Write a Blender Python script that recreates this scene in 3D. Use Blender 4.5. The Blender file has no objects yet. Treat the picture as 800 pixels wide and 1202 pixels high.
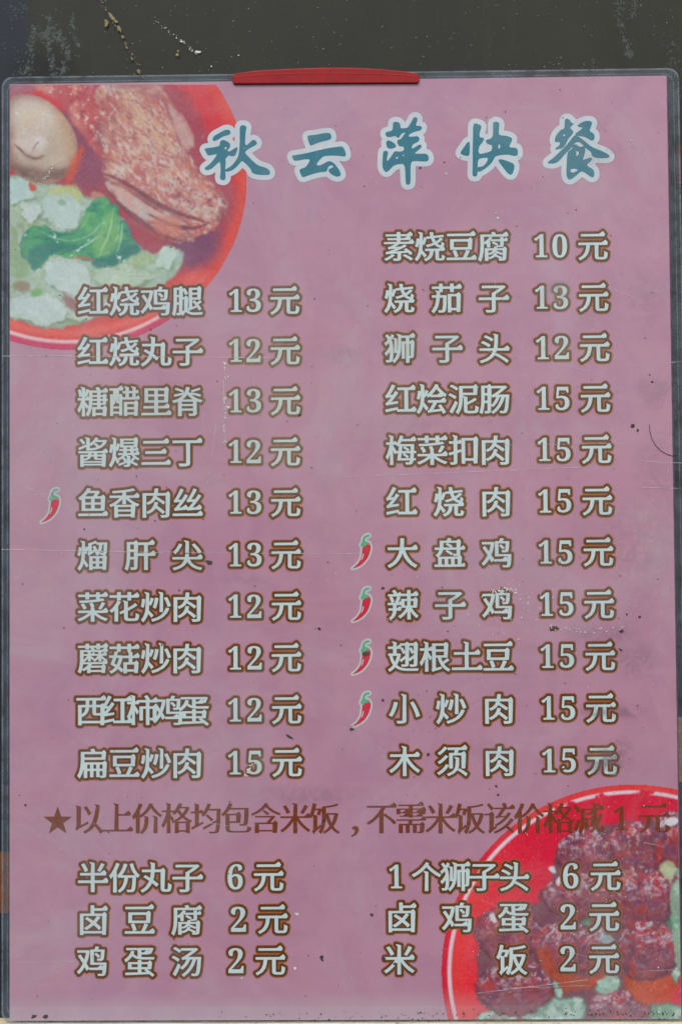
import bpy, math, random
import numpy as np
from mathutils import Matrix, Euler, Vector

# ------------------------------------------------------------------ camera, sky, sun, exposure
scene = bpy.context.scene
col = scene.collection
R = math.radians
W, H = 0.297, 0.4207                      # an A3 sheet
CAM = (0.0104092, -0.6367477, 0.2032791)
ROT = (1.6048541, 0.0078116, 0.0161345)
BASE = 1.10                               # height of the sheet's lower edge above the street
cd = bpy.data.cameras.new('camera'); cam = bpy.data.objects.new('camera', cd); col.objects.link(cam)
cam.location = (CAM[0], CAM[1], CAM[2] + BASE); cam.rotation_euler = ROT
cd.sensor_fit = 'VERTICAL'; cd.sensor_height = 36; cd.lens = 50; cd.clip_start = 0.02; cd.clip_end = 2000
scene.camera = cam

SUN_EL, SUN_AZ = 50, -32                  # soft light from the upper left, street side
w = bpy.data.worlds.new('World'); scene.world = w; w.use_nodes = True
nt = w.node_tree; nt.nodes.clear()
sky = nt.nodes.new('ShaderNodeTexSky'); sky.sky_type = 'NISHITA'; sky.sun_disc = False
sky.sun_elevation = R(SUN_EL); sky.sun_rotation = R(180 + SUN_AZ); sky.dust_density = 4; sky.air_density = 1.2
bg = nt.nodes.new('ShaderNodeBackground'); bg.inputs[1].default_value = 0.09
wo = nt.nodes.new('ShaderNodeOutputWorld')
nt.links.new(sky.outputs[0], bg.inputs[0]); nt.links.new(bg.outputs[0], wo.inputs[0])
sd = bpy.data.lights.new('sun', 'SUN'); sd.energy = 1.5; sd.angle = R(14); sd.color = (1, 0.96, 0.9)
sun = bpy.data.objects.new('sun', sd); col.objects.link(sun)
dirv = Vector((math.sin(R(SUN_AZ)) * math.cos(R(SUN_EL)), -math.cos(R(SUN_AZ)) * math.cos(R(SUN_EL)), math.sin(R(SUN_EL))))
sun.rotation_euler = dirv.to_track_quat('Z', 'Y').to_euler(); sun.location = dirv * 5
vs = scene.view_settings; vs.view_transform = 'Standard'; vs.look = 'None'; vs.exposure = 0.46; vs.gamma = 1; vs.use_curve_mapping = False

rng = np.random.RandomState(7); random.seed(7)

# ------------------------------------------------------------------ measuring: a point of the photo -> (x, z) on the sheet's plane
_M = np.array(Euler(ROT).to_matrix()); _F = 50 / 36 * 1202
def S(px, py, Y=0.0):
    """sheet coordinates in metres (x to the right, z up from the lower edge) of photo points, on the plane y = Y"""
    px = np.asarray(px, float); py = np.asarray(py, float)
    d = np.stack([(px - 400) / _F, (601 - py) / _F, -np.ones_like(px)], -1) @ _M.T
    t = (Y - CAM[1]) / d[..., 1]
    return CAM[0] + d[..., 0] * t, CAM[2] + d[..., 2] * t
MM = 0.001
PX = 0.000381                             # one photo pixel in metres, about

# ------------------------------------------------------------------ objects
root = bpy.data.objects.new('menu_sheet', None); col.objects.link(root); root.location = (0, 0, BASE)
root['label'] = 'laminated pink price list with brown edged Chinese lettering and two food bowls'
root['category'] = 'menu'
def link(name, me, mats, parent=None, label=None):
    o = bpy.data.objects.new(name, me); col.objects.link(o)
    for m in (mats if isinstance(mats, (list, tuple)) else [mats]): me.materials.append(m)
    if parent is None: o.location = (0, 0, BASE)
    else: o.parent = parent
    if label: o['label'] = label
    return o
def tag(o, label=None, cat=None, kind=None, group=None):
    if label: o['label'] = label
    if cat: o['category'] = cat
    if kind: o['kind'] = kind
    if group: o['group'] = group
    return o
def mesh_np(name, verts, polys):
    me = bpy.data.meshes.new(name)
    me.from_pydata([tuple(v) for v in verts], [], polys); me.update(); return me
def box(name, x0, x1, y0, y1, z0, z1, bev=0.0, seg=2):
    import bmesh
    bm = bmesh.new(); bmesh.ops.create_cube(bm, size=1)
    for v in bm.verts: v.co = ((x0+x1)/2 + v.co.x*(x1-x0), (y0+y1)/2 + v.co.y*(y1-y0), (z0+z1)/2 + v.co.z*(z1-z0))
    if bev: bmesh.ops.bevel(bm, geom=bm.edges[:], offset=bev, segments=seg, affect='EDGES', profile=0.6)
    me = bpy.data.meshes.new(name); bm.to_mesh(me); bm.free(); return me

# ------------------------------------------------------------------ colours: as read off the photo -> surface colour
K_LIGHT = 0.80                            # light on the sheet: how bright a white card would be
VEIL = np.array([0.012, 0.012, 0.014])    # what the shiny film adds
def lin(c):
    c = np.asarray(c, float) / 255
    return np.where(c <= 0.04045, c / 12.92, ((c + 0.055) / 1.055) ** 2.4)
def alb(c): return np.clip((lin(c) - VEIL) / K_LIGHT, 0.008, 0.9)

# ------------------------------------------------------------------ materials
class N:
    def __init__(s, name):
        s.m = bpy.data.materials.new(name); s.m.use_nodes = True; s.t = s.m.node_tree; s.t.nodes.clear()
    def n(s, typ, **kw):
        x = s.t.nodes.new(typ)
        for k, v in kw.items(): setattr(x, k, v)
        return x
    def l(s, a, b): s.t.links.new(a, b)
    def noise(s, vec, scale, detail=3, rough=0.55, dist=0):
        x = s.n('ShaderNodeTexNoise'); x.inputs['Scale'].default_value = scale; x.inputs['Detail'].default_value = detail
        x.inputs['Roughness'].default_value = rough; x.inputs['Distortion'].default_value = dist
        s.l(vec, x.inputs['Vector']); return x.outputs['Fac']
    def ramp(s, v, a, b, c0=0.0, c1=1.0):
        x = s.n('ShaderNodeMapRange'); x.clamp = True; x.interpolation_type = 'SMOOTHSTEP'
        for i, q in enumerate((a, b, c0, c1)): x.inputs[i + 1].default_value = q
        s.l(v, x.inputs[0]); return x.outputs[0]
    def math(s, op, a, b=None):
        x = s.n('ShaderNodeMath', operation=op)
        for i, q in enumerate((a, b)):
            if q is None: continue
            if isinstance(q, (int, float)): x.inputs[i].default_value = q
            else: s.l(q, x.inputs[i])
        return x.outputs[0]
    def mix(s, f, a, b, mode='MIX'):
        x = s.n('ShaderNodeMix', data_type='RGBA', blend_type=mode)
        for i, q in ((0, f), (6, a), (7, b)):
            if isinstance(q, (int, float)): x.inputs[i].default_value = q
            elif isinstance(q, (tuple, list, np.ndarray)): x.inputs[i].default_value = (*[float(z) for z in q[:3]], 1)
            else: s.l(q, x.inputs[i])
        return x.outputs[2]
    def spot(s, vec, cx, cz, rx, rz):
        """soft round mask on the sheet about (cx, cz)"""
        m = s.n('ShaderNodeMapping'); m.vector_type = 'TEXTURE'
        m.inputs['Location'].default_value = (cx, 0, cz); m.inputs['Scale'].default_value = (rx, 1, rz)
        s.l(vec, m.inputs[0]); ln = s.n('ShaderNodeVectorMath', operation='LENGTH'); s.l(m.outputs[0], ln.inputs[0])
        return s.ramp(ln.outputs['Value'], 1.0, 0.2)

# smudged places on the film, read off the photo: (x, y, radius x, radius y, strength)
SMUDGE = [(705, 745, 55, 18, .5), (745, 775, 40, 28, .5), (745, 640, 60, 90, .35), (760, 350, 40, 60, .3), (770, 560, 40, 60, .3), (735, 835, 28, 12, .8), (712, 893, 40, 22, 1.0), (728, 880, 20, 20, .8),
          (655, 340, 22, 16, .7), (402, 418, 28, 20, .45), (524, 705, 26, 12, .6), (768, 460, 40, 30, .45), (690, 372, 30, 20, .3),
          (480, 500, 60, 18, .25), (700, 180, 40, 25, .35), (290, 680, 40, 10, .35), (668, 1010, 12, 12, .5), (355, 935, 90, 18, .4),
          (575, 880, 40, 20, .3), (700, 835, 26, 10, .9)]
def wear(k, base, ink=False):
    """colour under the film with its fading, smudges, dust, painted sheen and grain; returns colour, bump normal"""
    tc = k.n('ShaderNodeTexCoord'); v = tc.outputs['Object']
    sep = k.n('ShaderNodeSeparateXYZ'); k.l(v, sep.inputs[0])
    X, Z = sep.outputs[0], sep.outputs[2]
    c = base
    big = k.noise(v, 9, 4, 0.6, 0.6)
    c = k.mix(k.ramp(big, .38, .66, 0, .35), c, (.96, 1.04, 1.12), 'MULTIPLY') if not ink else c
    mid = k.noise(v, 34, 5, 0.65, 1.0)
    c = k.mix(k.ramp(mid, .36, .66, .0, .45), c, (.80, .78, .86), 'MULTIPLY')
    # horizontal bands left by the printer, very faint
    mp = k.n('ShaderNodeMapping'); mp.inputs['Scale'].default_value = (1.5, 1, 60); k.l(v, mp.inputs[0])
    band = k.noise(mp.outputs[0], 3, 3, .6)
    c = k.mix(k.ramp(band, .35, .7, 0, .16), c, (.86, .84, .84), 'MULTIPLY')
    # smudges
    tot = None
    for (x, y, rx, ry, st) in SMUDGE:
        cx, cz = S(x, y); m = k.math('MULTIPLY', k.spot(v, float(cx), float(cz), rx*PX, ry*PX), st)
        tot = m if tot is None else k.math('MAXIMUM', tot, m)
    br = k.ramp(k.noise(v, 160, 5, .7, 1.2), .36, .60)
    c = k.mix(k.math('MULTIPLY', k.math('MULTIPLY', tot, br), .62), c, alb((100, 84, 98)))
    # small soft spots everywhere
    vo = k.n('ShaderNodeTexVoronoi'); vo.inputs['Scale'].default_value = 130; k.l(v, vo.inputs['Vector'])
    dn = k.noise(v, 22, 3)
    sp = k.math('MULTIPLY', k.ramp(vo.outputs['Distance'], .20, .05), k.ramp(dn, .52, .66))
    c = k.mix(k.math('MULTIPLY', sp, .28), c, alb((112, 88, 100)))
    # grain
    gr = k.noise(v, 2600, 2, .8)
    c = k.mix(k.ramp(gr, .30, .70, 0, .16), c, (.70, .72, .74), 'MULTIPLY')
    gr2 = k.noise(v, 900, 3, .8)
    c = k.mix(k.ramp(gr2, .55, .75, 0, .12), c, alb((200, 195, 205)))
    # pale dust and painted sheen: drifts, plus the milky strip where the film has let go along the lower edge
    dust_sheen = k.ramp(k.noise(v, 14, 6, .72, .8), .40, .70, .0, .24)
    strip = k.math('MAXIMUM', k.math('MULTIPLY', k.ramp(Z, .0160, .0040), .75), k.ramp(Z, .0066, .0060))
    dust_sheen = k.math('MAXIMUM', dust_sheen, k.math('MULTIPLY', strip, k.ramp(k.noise(v, 60, 4), .25, .6, .34, .46)))
    mp2 = k.n('ShaderNodeMapping'); mp2.inputs['Scale'].default_value = (40, 1, 4); mp2.inputs['Rotation'].default_value = (0, .35, 0); k.l(v, mp2.inputs[0])
    wipe = k.ramp(k.noise(mp2.outputs[0], 8, 4, .7), .58, .78, 0, .10)
    dust_sheen = k.math('ADD', dust_sheen, wipe)
    for (x, y, rx, ry, st) in ((30, 620, 210, 330, .13), (60, 1050, 240, 160, .10), (120, 280, 200, 240, .06), (300, 480, 160, 110, .10)):  # broad soft sheen over the left side, painted into the colour
        cx, cz = S(x, y); dust_sheen = k.math('ADD', dust_sheen, k.math('MULTIPLY', k.spot(v, float(cx), float(cz), rx*PX, ry*PX), st))
    if ink: dust_sheen = k.math('MULTIPLY', dust_sheen, .6)
    c = k.mix(dust_sheen, c, alb((170, 174, 182)))
    # film surface
    b = k.n('ShaderNodeBump'); b.inputs['Strength'].default_value = .25; b.inputs['Distance'].default_value = .0006
    hgt = k.math('ADD', k.noise(v, 45, 3), k.math('MULTIPLY', k.noise(v, 700, 2), .12))
    k.l(hgt, b.inputs['Height'])
    b2 = k.n('ShaderNodeBump'); b2.inputs['Strength'].default_value = 1; b2.inputs['Distance'].default_value = .0035
    mp3 = k.n('ShaderNodeMapping'); mp3.inputs['Scale'].default_value = (1.3, 1, .7); mp3.inputs['Rotation'].default_value = (0, -.25, 0); k.l(v, mp3.inputs[0])
    k.l(k.noise(mp3.outputs[0], 8, 1, .4, .4), b2.inputs['Height']); k.l(b.outputs[0], b2.inputs['Normal'])
    return c, b2.outputs[0], v
def finish(k, c, nrm):
    p = k.n('ShaderNodeBsdfPrincipled'); o = k.n('ShaderNodeOutputMaterial')
    k.l(c, p.inputs['Base Color']); p.inputs['Roughness'].default_value = .55; p.inputs['Specular IOR Level'].default_value = .25
    p.inputs['Coat Weight'].default_value = 1; p.inputs['Coat Roughness'].default_value = .12; k.l(nrm, p.inputs['Coat Normal'])
    k.l(p.outputs[0], o.inputs[0]); return k.m
def print_mat(name, rgb, ink=True, faded=None):
    k = N(name); base = k.n('ShaderNodeRGB'); base.outputs[0].default_value = (*[float(z) for z in alb(rgb)], 1)
    c = base.outputs[0]
    if faded is not None:                 # ink bleached towards the photo's upper left prices and worn in patches
        tc = k.n('ShaderNodeTexCoord'); v = tc.outputs['Object']
        a = None
        for (x, y, rx, ry, st) in [(300, 415, 110, 60, 1.0), (300, 480, 110, 60, .95), (310, 530, 80, 50, .8), (320, 350, 50, 30, .6),
                                   (160, 480, 110, 60, .7), (300, 590, 90, 40, .55), (655, 345, 30, 22, 1.0), (470, 405, 50, 26, .6),
                                   (705, 885, 34, 26, .7), (130, 770, 60, 26, .4), (300, 895, 40, 16, .7), (665, 410, 60, 20, .5), (230, 655, 160, 30, .3)]:
            cx, cz = S(x, y); m = k.math('MULTIPLY', k.spot(v, float(cx), float(cz), rx*PX, ry*PX), st)
            a = m if a is None else k.math('MAXIMUM', a, m)
        c = k.mix(k.math('MULTIPLY', a, k.ramp(k.noise(v, 420, 4, .75), .34, .58, .35, .95)), c, alb(faded))
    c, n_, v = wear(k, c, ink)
    return finish(k, c, n_)
def photo_mat(name):
    k = N(name); a = k.n('ShaderNodeVertexColor'); a.layer_name = 'print'
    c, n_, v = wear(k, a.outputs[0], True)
    return finish(k, c, n_)
def simple(name, c, rough=.5, spec=.5, nscale=200, namp=.25, bump=.2, bdist=.0003, coat=0, tint=(1, 1, 1), big=25):
    k = N(name); tc = k.n('ShaderNodeTexCoord'); v = tc.outputs['Object']
    base = k.mix(k.ramp(k.noise(v, nscale, 5, .65), .3, .7, 0, 1), np.array(c)*(1-namp), np.array(c)*(1+namp))
    base = k.mix(k.ramp(k.noise(v, big, 4, .6), .35, .7, 0, .6), base, tuple(tint), 'MULTIPLY')
    p = k.n('ShaderNodeBsdfPrincipled'); o = k.n('ShaderNodeOutputMaterial'); k.l(base, p.inputs['Base Color'])
    k.l(k.ramp(k.noise(v, nscale*.7, 3), .3, .7, rough*.8, min(1, rough*1.2)), p.inputs['Roughness'])
    p.inputs['Specular IOR Level'].default_value = spec; p.inputs['Coat Weight'].default_value = coat
    b = k.n('ShaderNodeBump'); b.inputs['Strength'].default_value = bump; b.inputs['Distance'].default_value = bdist
    k.l(k.noise(v, nscale*2, 4), b.inputs['Height']); k.l(b.outputs[0], p.inputs['Normal']); k.l(p.outputs[0], o.inputs[0])
    return k.m
def sheer(name, c, alpha, rough=.3, nscale=300, lo=.5, hi=1.2):
    """thin see-through layer: clear plastic, dried dirt"""
    k = N(name); tc = k.n('ShaderNodeTexCoord'); v = tc.outputs['Object']
    p = k.n('ShaderNodeBsdfPrincipled'); o = k.n('ShaderNodeOutputMaterial')
    p.inputs['Base Color'].default_value = (*[float(q) for q in c], 1); p.inputs['Roughness'].default_value = rough
    k.l(k.ramp(k.noise(v, nscale, 4, .7), .25, .75, alpha*lo, min(1, alpha*hi)), p.inputs['Alpha'])
    k.l(p.outputs[0], o.inputs[0]); return k.m

M = {}
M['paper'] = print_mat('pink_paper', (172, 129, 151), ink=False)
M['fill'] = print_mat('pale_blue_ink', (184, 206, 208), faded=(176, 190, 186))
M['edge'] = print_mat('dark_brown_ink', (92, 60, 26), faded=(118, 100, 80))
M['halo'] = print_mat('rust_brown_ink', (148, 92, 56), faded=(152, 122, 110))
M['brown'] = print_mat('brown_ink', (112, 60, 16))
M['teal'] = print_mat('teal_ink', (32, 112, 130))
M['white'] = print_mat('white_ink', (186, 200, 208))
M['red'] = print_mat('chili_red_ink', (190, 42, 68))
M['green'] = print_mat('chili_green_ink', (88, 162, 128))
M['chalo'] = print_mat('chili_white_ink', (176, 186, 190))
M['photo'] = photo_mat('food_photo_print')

# ------------------------------------------------------------------ glyph shapes
def bez_poly(sp, res):
    P = []
    pts = sp.bezier_points; n = len(pts)
    for i in range(n):
        a, b = pts[i], pts[(i+1) % n]
        p0, p1, p2, p3 = [np.array(q[:2]) for q in (a.co, a.handle_right, b.handle_left, b.co)]
        ch = p3 - p0; L = np.hypot(*ch)
        if L < 1e-6: continue
        dev = max(abs(ch[0]*(q-p0)[1]-ch[1]*(q-p0)[0])/L for q in (p1, p2))
        P.append(p0)
        if dev > 0.003:
            for t in np.linspace(0, 1, res+1)[1:-1]:
                P.append((1-t)**3*p0+3*(1-t)**2*t*p1+3*(1-t)*t*t*p2+t**3*p3)
    return np.array(P)
def area(P): return 0.5*np.sum(P[:, 0]*np.roll(P[:, 1], -1)-np.roll(P[:, 0], -1)*P[:, 1])
def clean(P, eps=1e-4):
    keep = np.hypot(*(P-np.roll(P, 1, 0)).T) > eps
    return P[keep]
def serif(P, s):
    """give a plain outline (inside on the left) the ends of a Song face: a triangle on the right end of each bar, a spur on each stem top"""
    out = []; n = len(P); done = set()
    E = np.roll(P, -1, 0)-P; L = np.hypot(*E.T)
    cr = np.array([E[i-1][0]*E[i][1]-E[i-1][1]*E[i][0] for i in range(n)])
    for i in range(n):
        a = P[i]; b = P[(i+1) % n]; e = E[i]; nx = E[(i+1) % n]; pv = E[i-1]
        cv = cr[i] > 0 and cr[(i+1) % n] > 0
        # right end of a bar: short edge going up between two level edges
        if cv and .04 < L[i] < .11 and e[1] > 0 and abs(e[0]) < .02 and abs(nx[1]) < .1*abs(nx[0]) and abs(pv[1]) < .1*abs(pv[0]) and L[(i+1) % n] > .08:
            q = min(1, L[(i+1) % n]/.2)*s
            out += [a, b+(.028*q, .004), b+(-.030*q, .078*q), b+(-.135*q, .002)]; done.add((i+1) % n); continue
        # outer corner at the upper right of a box
        if i not in done and cr[i] > 0 and pv[1] > .12 and abs(pv[0]) < .03 and e[0] < -.12 and abs(e[1]) < .03:
            out += [a+(.026*s, -.012), a+(-.020*s, .045*s), a+(-.085*s, 0)]; continue
        # top of a stem: short level edge going left between two long falling edges
        if cv and .04 < L[i] < .11 and e[0] < 0 and abs(e[1]) < .02 and pv[1] > .12 and nx[1] < -.12 and abs(nx[0]) < .03 and i not in done:
            out += [a+(.004, -.012*s), b+(-.034*s, .016*s), b+(-.030*s, -.008), b+(0, -.045*s)]; done.add((i+1) % n); continue
        if i in done: continue
        out.append(a)
    return clean(np.array(out))
def aniso(P, bh, bv):
    E = np.roll(P, -1, 0)-P; L = np.hypot(*E.T)[:, None]; Nn = np.stack([E[:, 1], -E[:, 0]], 1)/L
    d = bh*Nn[:, 1]**2+bv*Nn[:, 0]**2
    out = P.copy()
    for i in range(len(P)):
        n1, n2, d1, d2 = Nn[i-1], Nn[i], d[i-1], d[i]
        det = n1[0]*n2[1]-n1[1]*n2[0]
        if abs(det) < .25: t = (n1*d1+n2*d2)/2
        else: t = np.array([(d1*n2[1]-d2*n1[1])/det, (n1[0]*d2-n2[0]*d1)/det])
        m = np.hypot(*t); lim = 1.8*max(abs(bh), abs(bv))
        if m > lim: t *= lim/m
        out[i] += t
    return out
def glyph(ch, style):
    c = bpy.data.curves.new('glyph', 'FONT'); c.body = ch; c.size = 1
    o = bpy.data.objects.new('glyph', c); col.objects.link(o)
    cv = o.to_curve(bpy.context.evaluated_depsgraph_get())
    polys = [clean(bez_poly(s, 4)) for s in cv.splines]
    o.to_curve_clear(); bpy.data.objects.remove(o); bpy.data.curves.remove(c)
    polys = [p for p in polys if len(p) > 2]
    big = max(polys, key=lambda p: abs(area(p)))
    if area(big) < 0: polys = [p[::-1].copy() for p in polys]
    if style == 'bold': polys = [aniso(serif(p, 1.0), .004, .021) for p in polys]
    elif style == 'thin': polys = [aniso(serif(p, 1.05), -.011, .028) for p in polys]
    return polys
def sdf(polys, gx, gz, chunk=40):
    """signed distance (negative inside, nonzero winding) of closed polygons on a grid"""
    Xg, Zg = np.meshgrid(gx, gz); d2 = np.full(Xg.shape, 1e9); wn = np.zeros(Xg.shape, int)
    for P in polys:
        Q = np.roll(P, -1, 0)
        for a, b in zip(P, Q):
            e = b-a; L2 = e@e
            if L2 < 1e-14: continue
            wx = Xg-a[0]; wz = Zg-a[1]
            t = np.clip((wx*e[0]+wz*e[1])/L2, 0, 1)
            dd = (wx-t*e[0])**2+(wz-t*e[1])**2; np.minimum(d2, dd, out=d2)
            rows = ((gz >= a[1]) != (gz >= b[1]))
            if rows.any():
                s = 1 if b[1] > a[1] else -1
                xc = a[0]+(gz[rows]-a[1])*e[0]/e[1]
                wn[rows] += s*(gx[None, :] > xc[:, None])
    d = np.sqrt(d2); return np.where(wn != 0, -d, d)
def chaikin(P, n=2):
    P = np.asarray(P, float)
    for _ in range(n):
        Q = np.roll(P, -1, 0); P = np.stack([P*.75+Q*.25, P*.25+Q*.75], 1).reshape(-1, 2)
    return P
def contour_mesh(F, gx, gz, level, y, V, Fc):
    """flat faces of F < level on the grid at depth y, appended to V, Fc (marching squares, full cells merged along rows)"""
    G = F-level; ins = G < 0; nz, nx = G.shape
    full = ins[:-1, :-1] & ins[:-1, 1:] & ins[1:, :-1] & ins[1:, 1:]
    anyi = ins[:-1, :-1] | ins[:-1, 1:] | ins[1:, :-1] | ins[1:, 1:]
    for j in range(nz-1):
        r = full[j]
        if r.any():
            dd = np.diff(np.concatenate([[0], r.astype(int), [0]])); st = np.where(dd == 1)[0]; en = np.where(dd == -1)[0]
            for a, b in zip(st, en):
                k0 = len(V); V += [(gx[a], y, gz[j]), (gx[b], y, gz[j]), (gx[b], y, gz[j+1]), (gx[a], y, gz[j+1])]
                Fc.append((k0, k0+1, k0+2, k0+3))
        for i in np.where(anyi[j] & ~r)[0]:
            cs = ((i, j), (i+1, j), (i+1, j+1), (i, j+1)); poly = []
            for q in range(4):
                a, b = cs[q], cs[(q+1) % 4]; fa, fb = G[a[1], a[0]], G[b[1], b[0]]
                if fa < 0: poly.append((gx[a[0]], y, gz[a[1]]))
                if (fa < 0) != (fb < 0):
                    t = fa/(fa-fb); poly.append((gx[a[0]]+t*(gx[b[0]]-gx[a[0]]), y, gz[a[1]]+t*(gz[b[1]]-gz[a[1]])))
            if len(poly) > 2:
                k0 = len(V); V += poly; Fc.append(tuple(range(k0, k0+len(poly))))
GS = 0.00017
cache = {}
def placed(ch, style, size, sx, x, z):
    """field of one glyph centred on (x, z), snapped to the lattice; returns (i0, j0, field)"""
    key = (ch, style, size, sx)
    if key not in cache:
        ps = glyph(ch, style); allp = np.concatenate(ps)
        if style == 'num': c0 = (allp.min(0)+allp.max(0))/2
        elif ch in '，': c0 = np.array([.25, .30])
        else: c0 = np.array([.5, .378])
        ps = [(p-c0)*size*np.array([sx, 1.0]) for p in ps]
        half = .60*size+.0022; n = int(half/GS)+1; g = np.arange(-n, n+1)*GS
        cache[key] = (n, sdf(ps, g, g))
    n, F = cache[key]; ci, cj = int(round(x/GS)), int(round(z/GS))
    return ci-n, cj-n, F
def compose(items):
    i0 = min(a[0] for a in items); j0 = min(a[1] for a in items)
    i1 = max(a[0]+a[2].shape[1] for a in items); j1 = max(a[1]+a[2].shape[0] for a in items)
    F = np.full((j1-j0, i1-i0), .01)
    for (i, j, f) in items:
        v = F[j-j0:j-j0+f.shape[0], i-i0:i-i0+f.shape[1]]; np.minimum(v, f, out=v)
    return F, np.arange(i0, i1)*GS, np.arange(j0, j1)*GS
def line(name, label, chars, py, em=36.5, style='bold', outline=True, parent=None):
    """chars: list of (character, x in photo pixels[, style, em, horizontal squeeze])"""
    items = []
    for t in chars:
        ch, px_ = t[0], t[1]; st = t[2] if len(t) > 2 else style; e = t[3] if len(t) > 3 else em; sx = t[4] if len(t) > 4 else 1.0
        if len(t) > 5: yy = py+t[5]
        else: yy = py
        x, z = S(px_, yy); items.append(placed(ch, st, round(e*PX, 6), sx, float(x), float(z)))
    F, gx, gz = compose(items)
    V, Fc = [], []; contour_mesh(F, gx, gz, 0.0, -.00008, V, Fc)
    o = link(name, mesh_np(name, V, Fc), M['fill'] if outline else M['brown'], root, label)
    if outline:
        V, Fc = [], []; contour_mesh(F, gx, gz, .00100, -.00006, V, Fc); n1 = len(Fc)
        contour_mesh(F, gx, gz, .00140, -.00004, V, Fc)
        oo = link('letter_outline', mesh_np('letter_outline', V, Fc), [M['edge'], M['halo']], o)
        oo.data.polygons.foreach_set('material_index', [0]*n1+[1]*(len(Fc)-n1))
    return o
NUM = {str(d): chr(0x1D7CE+d) for d in range(10)}
def lerp(a, b, t): return a+(b-a)*t
def price(txt, xs, py, n=38, yx=None, dy=0):
    ch = [(NUM[c], x, 'num', n, .92 if c != '1' else .84, dy) for c, x in zip(txt, xs)]
    ch.append(('元', yx)); return line('price', 'printed price %s元' % txt, ch, py)

# ------------------------------------------------------------------ the paper
me = box('paper', -W/2, W/2, 0, .0005, 0, H)
paper = link('paper', me, M['paper'], root)

# ------------------------------------------------------------------ dishes
left = ['红烧鸡腿', '红烧丸子', '糖醋里脊', '酱爆三丁', '鱼香肉丝', '熘肝尖', '菜花炒肉', '蘑菇炒肉', '西红柿鸡蛋', '扁豆炒肉']
lp = ['13', '12', '13', '12', '13', '13', '12', '12', '12', '15']
ly = [353.5, 412.5, 471.5, 531, 590.5, 652, 712.5, 773, 834, 896]
right = ['素烧豆腐', '烧茄子', '狮子头', '红烩泥肠', '梅菜扣肉', '红烧肉', '大盘鸡', '辣子鸡', '翅根土豆', '小炒肉', '木须肉']
rp = ['10', '13', '12', '15', '15', '15', '15', '15', '15', '15', '15']
ry = [289.5, 350, 409, 468.5, 528.5, 589, 649, 710, 771, 832, 893.5]
def dish(txt, c4, py, em=37.2):
    if len(txt) == 4: xs = c4
    elif len(txt) == 3: xs = [c4[0], (c4[0]+c4[3])/2, c4[3]]
    else: xs = np.linspace(c4[0]-2, c4[3]+8, 5)
    line('dish_name', 'printed dish name %s' % txt, list(zip(txt, xs)), py, em)
for i, (t, p_, y) in enumerate(zip(left, lp, ly)):
    f = i/9
    dish(t, [lerp(109, 109, f), lerp(146, 146, f), lerp(183, 183.5, f), lerp(220, 219.5, f)], y)
    price(p_, [lerp(276.5, 275.5, f), lerp(297.5, 299, f)], y-1, 38, lerp(334, 336.5, f))
for i, (t, p_, y) in enumerate(zip(right, rp, ry)):
    f = i/10
    dish(t, [lerp(467.5, 474.5, f), lerp(504, 511.5, f), lerp(541, 549, f), lerp(578, 585.5, f)], y)
    price(p_, [lerp(634, 643.5, f), lerp(656.5, 667, f)], y-1, 38, lerp(695, 705.5, f))
# the smaller block
for t, xs, y, p_, px_, yx in (('半份丸子', [109, 146, 183, 220], 1030, '6', 276, 315), ('卤豆腐', [109, 164, 219], 1080, '2', 280, 320), ('鸡蛋汤', [108.5, 164, 219], 1128.5, '2', 277, 317),
                              ('卤鸡蛋', [471, 536, 602], 1077, '2', 666, 708), ('米饭', [468, 600.5], 1126.5, '2', 666, 708)):
    line('dish_name', 'printed dish name %s' % t, list(zip(t, xs)), y, 37)
    price(p_, [px_], y-1, 40, yx)
line('dish_name', 'printed dish name 1个狮子头', [(NUM['1'], 464, 'num', 38, .84), ('个', 500), ('狮', 534), ('子', 567.5), ('头', 603)], 1029, 36)
price('6', [669], 1028, 40, 710)
note = '以上价格均包含米饭'
ch = [(c, 103.5+34.7*i) for i, c in enumerate(note)]+[('，', 417, 'thin', 38, 1, 6)]
ch += [(c, 447.5+34.6*i) for i, c in enumerate('不需米饭该价格减')]+[(NUM['1'], 728, 'num', 39, .85), ('元', 766.5)]
ch = [(c[0], c[1], *(c[2:] if len(c) > 2 else ('thin', 38.5, .96, 0))) for c in ch]
line('footnote', 'plain brown line of characters with a star, reading 以上价格均包含米饭，不需米饭该价格减1元', ch, 960.5, 38, 'thin', False)
a5 = [(68+ (17.5 if q % 2 == 0 else 7)*math.sin(q*math.pi/5), 964-(17.5 if q % 2 == 0 else 7)*math.cos(q*math.pi/5)) for q in range(10)]
xs, zs = S([a[0] for a in a5], [a[1] for a in a5])
link('star', mesh_np('star', [(x, -.00008, z) for x, z in zip(xs, zs)], [tuple(range(9, -1, -1))]), M['brown'], root)

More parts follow.
